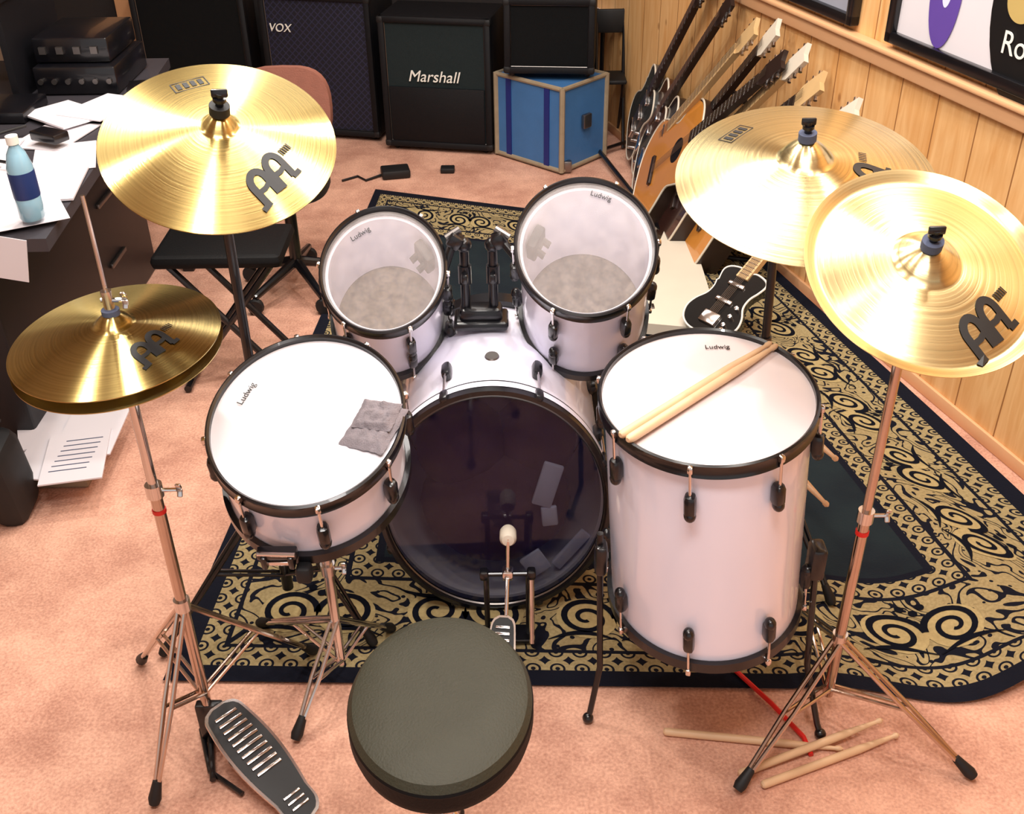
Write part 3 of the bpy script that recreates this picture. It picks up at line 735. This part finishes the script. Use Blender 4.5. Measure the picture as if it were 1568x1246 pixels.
def qbox(A,U,W,z0,z1):
    p=[A,A+U,A+U+W,A+W]; V=[(q.x,q.y,z0) for q in p]+[(q.x,q.y,z1) for q in p]
    return V,[(3,2,1,0),(4,5,6,7),(0,1,5,4),(1,2,6,5),(2,3,7,6),(3,0,4,7)]
U=Bl-A;W=Br-A
part('body',qbox(A,U,W,.01,.36),M_blue,bc,world=True,smooth=False)
e_=[]
P=[A,A+U,A+U+W,A+W]
for z in (.015,.36): e_.append(tube([Vector((q.x,q.y,z)) for q in P]+[Vector((P[0].x,P[0].y,z))],.010,8))
for q in P: e_.append(tube([(q.x,q.y,.01),(q.x,q.y,.365)],.012,8))
part('edge_trim',e_,M_casetrim,bc,world=True)
on=Vector((U.y,-U.x,0)).normalized()
if on.dot(Vector((-1,-1,0)))<0: on=-on
sg=[]
for f in (.22,.80):
    q=A+U*f; sg.append(qbox(q-U.normalized()*.014+on*.001,U.normalized()*.028,on*.004,.01,.365))
part('straps',sg,M_bluedk,bc,world=True,smooth=False)
part('latch',[box(A+W*.5+Vector((.01,-.01,.2)),(.05,.02,.06),Matrix.Rotation(math.atan2(W.y,W.x),4,'Z'),bev=.005),box(A+W*.12+Vector((0,-.005,.03)),(.04,.03,.05),bev=.006)],M_steel,bc,world=True)
a4=amp('speaker_cabinet',(-.01,4.50),(.36,4.46),.24,.30,M_cloth,None,0,0,0)
a4.location.z=.370
stb=E('side_table',(.42,5.0,0))
part('top',box((.40,5.03,.50),(.11,.30,.02),bev=.004),M_paper,stb,world=True)
part('legs',[tube([(x,y,0),(x,y,.49)],.010) for x in(.36,.43) for y in(4.90,5.15)],M_black,stb,world=True)
# black folding chair beside the rack
fch=E('folding_chair',(.40,4.15,0))
g=[]
cx,cy=.455,4.62
part('seat',box((cx,cy+.10,.30),(.13,.16,.02),bev=.008),M_rub,fch,world=True)
part('backrest',box((cx,cy+.19,.52),(.13,.015,.10),bev=.007),M_rub,fch,world=True)
for s in(-.06,.06):
    g.append(tube([(cx+s,cy+.02,.008),(cx+s,cy+.15,.30),(cx+s,cy+.20,.57)],.008)); g.append(tube([(cx+s*.9,cy+.22,.008),(cx+s*.9,cy+.06,.30)],.008))
part('frame',g,M_black,fch,world=True)
fch.name='folding_chair'
fp=E('effects_pedal',(-.48,4.38,0))
part('body',[box((-.48,4.36,.02),(.12,.09,.035),Matrix.Rotation(.2,4,'Z'),bev=.008),tube([(-.53,4.36,.01),(-.6,4.30,.006),(-.64,4.35,.006),(-.70,4.30,.006)],.005),box((-.26,4.40,.012),(.06,.05,.022),bev=.005)],M_rub,fp,world=True)
# brown chair
ch=E('office_chair',(-.715,3.36,0))
X,Y=-.72,3.3
out=[]
for k in range(32):
    a=2*pi*k/32; c,s=math.cos(a),math.sin(a)
    out.append((.150*abs(c)**.6*(1 if c>0 else -1),.13*abs(s)**.75*(1 if s>0 else -1)))
part('backrest',xf(prism(out,-.025,.025),Matrix.Translation((X,Y+.14,.585))@Matrix.Rotation(pi/2-.15,4,'X')),M_brown,ch,world=True)
part('seat',xf(prism([(p[0]*.95,p[1]*1.2) for p in out],-.025,.025),Matrix.Translation((X,Y-.02,.40))),M_rub,ch,world=True)
g=[tube([(X,Y,.09),(X,Y,.38)],.02,14),tube([(X,Y+.02,.36),(X,Y+.17,.38),(X,Y+.165,.58)],.014)]
cs=[]
for k in range(5):
    a=2*pi*k/5+.3; q=Vector((X+.19*math.cos(a),Y+.22*math.sin(a),.06)); g.append(tube([(X,Y,.11),q],[.018,.012])); cs.append(xf(lathe([(.001,-.012),(.024,-.012),(.028,0),(.024,.012),(.001,.012)],16),Matrix.Translation((q.x,q.y,.029))@Matrix.Rotation(pi/2,4,'X')))
part('base',g,M_black,ch,world=True); part('casters',cs,M_rub,ch,world=True)
bn=E('folding_bench',(-.80,2.77,0))
part('seat_pad',box((-.80,2.77,.405),(.36,.24,.04),bev=.018),M_seatside,bn,world=True)
g=[]
for y in (2.69,2.85):
    g.append(tube([(-.94,y,.38),(-.66,y,.02)],.010)); g.append(tube([(-.66,y,.38),(-.94,y,.02)],.010))
for x in (-.94,-.66): g.append(tube([(x,2.64,.014),(x,2.90,.014)],.011))
part('cross_legs',g,M_black,bn,world=True)
# ---------------------------------------------------------------- desk
dk=E('studio_desk',(-1.5,2.9,0))
part('desk_top',prism([(-.99,2.12),(-1.10,3.55),(-2.35,3.55),(-2.35,2.12)],.69,.72),M_desk,dk,world=True,smooth=False)
part('pedestal',[box((-1.80,2.92,.34),(1.08,1.15,.68),bev=.01)],M_dark,dk,world=True)
part('legs',[box((-1.14,3.48,.345),(.04,.05,.69),bev=.004)],M_dark,dk,world=True)
part('shelf',[box((-1.85,3.3,1.0),(.9,.4,.02),bev=.003),box((-1.42,3.3,.86),(.02,.4,.28)),box((-2.28,3.3,.86),(.02,.4,.28))],M_dark,dk,world=True)
part('drawer_pulls',[box((-1.255,3.15,z),(.012,.14,.015),bev=.003) for z in(.2,.4,.58)],M_steel,dk,world=True)
mq=E('rack_equipment',(-1.5,3.2,.722))
part('units',[box((-1.26,3.30,.763),(.24,.3,.08),bev=.006),box((-1.27,3.32,.840),(.22,.26,.07),bev=.006),box((-1.64,2.72,.775),(.4,.22,.10),bev=.006),box((-1.40,2.98,.738),(.16,.18,.03),bev=.004)],M_black,mq,world=True)
part('knobs',[tube([(-1.36+.04*k,3.14,.763),(-1.36+.04*k,3.155,.763)],.008,10) for k in range(6)]+[box((-1.35+.05*k,3.185,.842),(.02,.01,.02)) for k in range(4)]+[box((-1.8+.04*k,2.61,.78),(.018,.01,.02)) for k in range(8)],M_steel,mq,world=True)
pp=E('paper_pile',(-1.2,2.4,.721))
g=[]
PL=[(-1.12,2.62,.3),(-1.2,2.78,-.2),(-1.09,2.42,.15),(-1.25,2.45,.7),(-1.16,2.28,-.3),(-1.33,2.63,.1),(-1.08,2.26,.5),(-1.42,2.5,.4),(-1.22,2.93,.9),(-1.5,2.3,.2),(-1.13,2.98,-.4)]
for k,(x,y,a) in enumerate(PL):
    g.append(box((x,y,.7225+.0015*k),(.15,.21,.001+.002*(k%3)),Matrix.Rotation(a,4,'Z')))
part('sheets',g,M_paper,pp,world=True,smooth=False)
part('hanging_sheets',[box((-1.10,2.118,.68),(.12,.002,.10),Matrix.Rotation(.2,4,'Y')),box((-1.19,2.116,.69),(.10,.002,.12),Matrix.Rotation(-.15,4,'Y'))],M_paper,pp,world=True,smooth=False)
cp=E('desk_clutter',(-1.3,2.6,.74))
part('pens',[tube([(-1.30,2.55,.748),(-1.18,2.50,.748)],.004),tube([(-1.36,2.70,.746),(-1.28,2.80,.746)],.004)],M_ink,cp,world=True)
part('tape_box',[box((-1.33,2.40,.757),(.07,.05,.035),Matrix.Rotation(.5,4,'Z'),bev=.004),box((-1.07,3.12,.745),(.06,.09,.03),Matrix.Rotation(.2,4,'Z'),bev=.004),box((-1.18,2.70,.752),(.09,.05,.025),Matrix.Rotation(-.5,4,'Z'),bev=.004)],M_black,cp,world=True)
wb=E('water_bottle',(-1.035,2.185,.742),(0,0,0),(SQ,1,1))
part('bottle',lathe([(.0001,0),(.028,0),(.031,.006),(.031,.05),(.029,.055),(.031,.06),(.031,.115),(.022,.145),(.012,.16),(.012,.172),(.0001,.172)],28),M_bottle,wb)
part('label',lathe([(.0315,.05),(.0318,.052),(.0318,.105),(.0315,.107)],28),M_label,wb)
part('cap',lathe([(.0145,.165),(.0145,.182),(.0001,.183)],20),M_text,wb)
fpp=E('paper_stack',(-1.2,2.36,0))
g=[];k=0
for (x,y,a) in [(-1.15,2.36,.12),(-1.20,2.30,-.1),(-1.13,2.26,.3),(-1.24,2.38,.4),(-1.17,2.23,-.15),(-1.10,2.32,.05),(-1.10,2.20,.2)]:
    g.append(box((x,y,.058+.006*k),(.15,.22,.004),Matrix.Rotation(a,4,'Z'))); k+=1
part('sheets',g,M_paper,fpp,world=True,smooth=False)
part('printed_lines',[box((-1.10,2.14+.022*k,.0965),(.09,.003,.0008),Matrix.Rotation(.2,4,'Z')) for k in range(7)],M_felt,fpp,world=True,smooth=False)
part('tray',box((-1.17,2.28,.028),(.17,.18,.054),bev=.006),M_casetrim,fpp,world=True)
bg=E('black_gig_bag',(-1.24,2.10,0))
part('bag',box((-1.225,2.08,.12),(.09,.14,.24),Matrix.Rotation(.15,4,'X'),bev=.035),M_rub,bg,world=True)
part('handle',tube([(-1.225,2.03,.23),(-1.225,2.04,.275),(-1.225,2.10,.285),(-1.225,2.13,.25)],.007),M_rub,bg,world=True)
# ---------------------------------------------------------------- guitars
def guitar(name,base,head,nrm,bodym,acoustic=True,s=1.,headm=M_rose,neckm=M_rose,bscale=1.,bindm=M_cream):
    base=Vector(base);head=Vector(head);d=(head-base);Ln=d.length;yv=d.normalized()
    n=Vector(nrm);zv=(n-yv*n.dot(yv)).normalized();xv=yv.cross(zv)
    Mx=Matrix(((xv.x,yv.x,zv.x,0),(xv.y,yv.y,zv.y,0),(xv.z,yv.z,zv.z,0),(0,0,0,1)))
    e=E(name,base,Mx.to_euler())
    bl=Ln*(.46 if acoustic else .40)*bscale
    pts=[(0,0),(.02,.45),(.08,.75),(.20,.98),(.32,1.0),(.45,.82),(.58,.62),(.70,.68),(.82,.76),(.92,.66),(.98,.42),(1,.0)]
    if not acoustic: pts=[(0,0),(.02,.5),(.10,.85),(.24,1.0),(.38,.92),(.52,.70),(.66,.68),(.78,.80),(.90,.86),(.97,.70),(1.0,.35),(.97,.16),(.93,0)]
    hw=Ln*(.185 if acoustic else .155)*bscale
    def sm(p):
        o=[]
        for i in range(len(p)-1):
            for k in range(4):
                t=k/4; a=p[max(i-1,0)];b_=p[i];c=p[i+1];d_=p[min(i+2,len(p)-1)]
                o.append(tuple(.5*((2*b_[q])+(-a[q]+c[q])*t+(2*a[q]-5*b_[q]+4*c[q]-d_[q])*t*t+(-a[q]+3*b_[q]-3*c[q]+d_[q])*t**3) for q in(0,1)))
        o.append(p[-1]); return o
    sp=sm(pts)
    R_=[(hw*w,bl*t) for t,w in sp]
    Lp=[(-hw*w*(1 if acoustic else (1. if t<.75 else .9)),bl*t) for t,w in sp[1:-1]][::-1]
    out=R_+Lp
    dp=.085*s if acoustic else .035*s
    part('body',prism(out,-dp,0),bodym if not acoustic else M_rose,e)
    ins=[(x*.95,bl*.02+y*.96) for x,y in out]
    part('top',prism(ins,-.001,.0025),bodym,e)
    part('binding',tube([(x*.985,bl*.005+y*.99,0.) for x,y in out],.004*s,6,closed=True),bindm,e)
    if acoustic:
        part('sound_hole',xf(lathe([(.0001,.003),(.043*s,.003),(.048*s,.0025)],28),Matrix.Translation((0,bl*.66,0))),M_ink,e)
        part('bridge',box((0,bl*.30,.008),(.12*s,.022*s,.012),bev=.003),M_rose,e)
    else:
        part('bridge',[box((0,bl*.22,.007),(.07*s,.05*s,.012),bev=.003),box((0,bl*.5,.006),(.07*s,.018*s,.01),bev=.003),box((0,bl*.75,.006),(.07*s,.018*s,.01),bev=.003)],M_chrome,e)
        part('knobs',[xf(lathe([(.008*s,0),(.008*s,.016),(.0001,.017)],14),Matrix.Translation((hw*.6,bl*(.2+.13*k),.002))) for k in range(3)],M_chrome,e)
    nw=.022*s; y0=bl*.86; y1=Ln*.87
    part('neck',prism([(-nw*1.15,y0),(nw*1.15,y0),(nw*.9,y1),(-nw*.9,y1)],-.012,.010),neckm,e)
    part('frets',[box((0,y0+(y1-y0)*k/18,.0105),(nw*2,.0022,.0018)) for k in range(1,18)],M_chrome,e)
    part('headstock',prism([(-nw*.9,y1),(nw*.9,y1),(nw*1.6,y1+Ln*.03),(nw*1.45,Ln),(0,Ln*.99),(-nw*1.45,Ln),(-nw*1.6,y1+Ln*.03)],-.010,.005),headm,e)
    part('tuners',[tube([(sx*nw*1.5,y1+Ln*(.04+.03*k),-.004),(sx*nw*2.2,y1+Ln*(.04+.03*k),-.004)],.006*s,8) for sx in(-1,1) for k in range(3)],M_chrome,e)
    part('strings',[tube([((k-2.5)*.0062*s,bl*.28,.012),((k-2.5)*.0055*s,y1+Ln*.05,.013)],.0008,4) for k in range(6)],M_steel,e)
    return e
nn=(-.55,-.45,.70)
guitar('acoustic_guitar',(.50,4.02,.07),(.84,3.28,.76),nn,M_sun,headm=M_rose,bscale=1.12)
guitar('acoustic_guitar',(.57,3.80,.07),(.90,3.05,.76),nn,mat('cherry_top',(.20,.11,.10),.25,var=.2,coat=.5),headm=M_maple)
guitar('electric_guitar',(.52,4.22,.07),(.80,3.52,.80),nn,mat('dark_finish',(.06,.06,.08),.2,coat=.6),False,headm=M_maple,neckm=M_maple)
guitar('electric_guitar',(.53,4.38,.08),(.76,3.74,.84),nn,mat('brown_finish',(.28,.16,.10),.2,coat=.6),False,headm=M_rose)
guitar('electric_guitar',(.52,4.55,.08),(.71,3.95,.86),nn,mat('grey_finish',(.25,.26,.26),.2,coat=.6),False,headm=M_rose)
guitar('acoustic_guitar',(.64,3.60,.07),(.95,2.86,.74),nn,M_sun,headm=M_cream,neckm=M_rose)
guitar('electric_guitar',(.60,4.10,.08),(.845,3.42,.82),nn,mat('black_gloss',(.04,.04,.05),.2,coat=.6),False,headm=M_cream)
guitar('electric_guitar',(.60,3.95,.08),(.885,3.20,.80),nn,mat('steel_blue_finish',(.25,.32,.40),.2,coat=.6),False,headm=M_cream,neckm=M_maple)
rk=E('guitar_rack',(.6,4.0,0))
g=[tube([(.40,4.55,.03),(.60,3.50,.03)],.010),tube([(.60,4.70,.50),(.78,4.0,.50),(.90,3.30,.50)],.011),tube([(.60,4.72,.0),(.60,4.72,.51)],.010),tube([(.89,3.40,0),(.89,3.40,.51)],.010),tube([(.40,4.55,.03),(.60,4.72,.03)],.008),tube([(.60,3.50,.03),(.89,3.40,.03)],.008)]
part('frame',g,M_black,rk,world=True)
guitar('electric_guitar',(.57,2.84,.065),(.93,3.14,.36),(-.35,-.35,.87),mat('black_finish',(.04,.06,.07),.15,coat=.8),False,s=.85,headm=M_maple,neckm=M_maple,bscale=1.15,bindm=mat('white_binding',(.92,.90,.86),.3))
gc=E('guitar_case',(.6,3.3,0))
part('shell',xf(prism([(-.10,-.42),(.10,-.42),(.14,-.2),(.10,.0),(.07,.15),(.05,.42),(-.05,.42),(-.07,.15),(-.10,.0),(-.14,-.2)],.012,.050),Matrix.Translation((.56,3.33,0))@Matrix.Rotation(-.22,4,'Z')),M_cream,gc,world=True)
part('latches',[box((.45,3.22,.048),(.02,.03,.015),bev=.003),box((.45,3.04,.048),(.02,.03,.015),bev=.003)],M_steel,gc,world=True)

# ---------------------------------------------------------------- lights
def area(name,loc,sx,sy,en,col,par,shape='RECTANGLE'):
    l=bpy.data.lights.new(name,'AREA'); l.shape=shape; l.size=sx
    if shape=='RECTANGLE': l.size_y=sy
    l.energy=en; l.color=col
    o=bpy.data.objects.new(name,l); o.location=loc; SC.collection.objects.link(o); o.parent=par; return o
for (x,y,en) in ((-.1,.55,33),(0.,2.35,18),(-.3,4.2,8)):
    e=E('ceiling_light',(x,y,2.48))
    part('housing',box((x,y,2.485),(1.25,.40,.03),bev=.008),M_text,e,world=True)
    area('lamp_tube',(0,0,-.02),1.15,.32,en,(1,.96,.93),e)
for (x,y,en) in ((-.95,2.55,15),(-.45,2.9,15),(.35,3.15,14),(.95,2.05,14),(.62,1.45,11),(-.3,1.35,10),(-1.2,1.9,11)):
    e=E('recessed_downlight',(x,y,2.49))
    part('ring',xf(lathe([(.062,.0),(.085,.0),(.085,.012),(.062,.012)],40,True),Matrix.Translation((x,y,2.483))),M_chrome,e,world=True)
    area('bulb',(0,0,-.008),.11,.11,en,(1,.94,.86),e,'DISK')
w=bpy.data.worlds.new('World'); SC.world=w; w.use_nodes=True
w.node_tree.nodes['Background'].inputs[0].default_value=(1,.96,.95,1); w.node_tree.nodes['Background'].inputs[1].default_value=.75

# ---------------------------------------------------------------- camera
cam=bpy.data.cameras.new('camera'); co=bpy.data.objects.new('camera',cam); SC.collection.objects.link(co)
cam.sensor_fit='HORIZONTAL'; cam.sensor_width=36; cam.lens=37.6; cam.clip_start=.05
t_=math.radians(33); a_=math.radians(.886)
r0=Vector((1,0,0));u0=Vector((0,math.sin(t_),math.cos(t_)));f0=Vector((0,math.cos(t_),-math.sin(t_)))
r=r0*math.cos(a_)-u0*math.sin(a_);u=r0*math.sin(a_)+u0*math.cos(a_)
co.matrix_world=Matrix(((r.x,u.x,-f0.x,0),(r.y,u.y,-f0.y,0),(r.z,u.z,-f0.z,1.65),(0,0,0,1)))
SC.camera=co
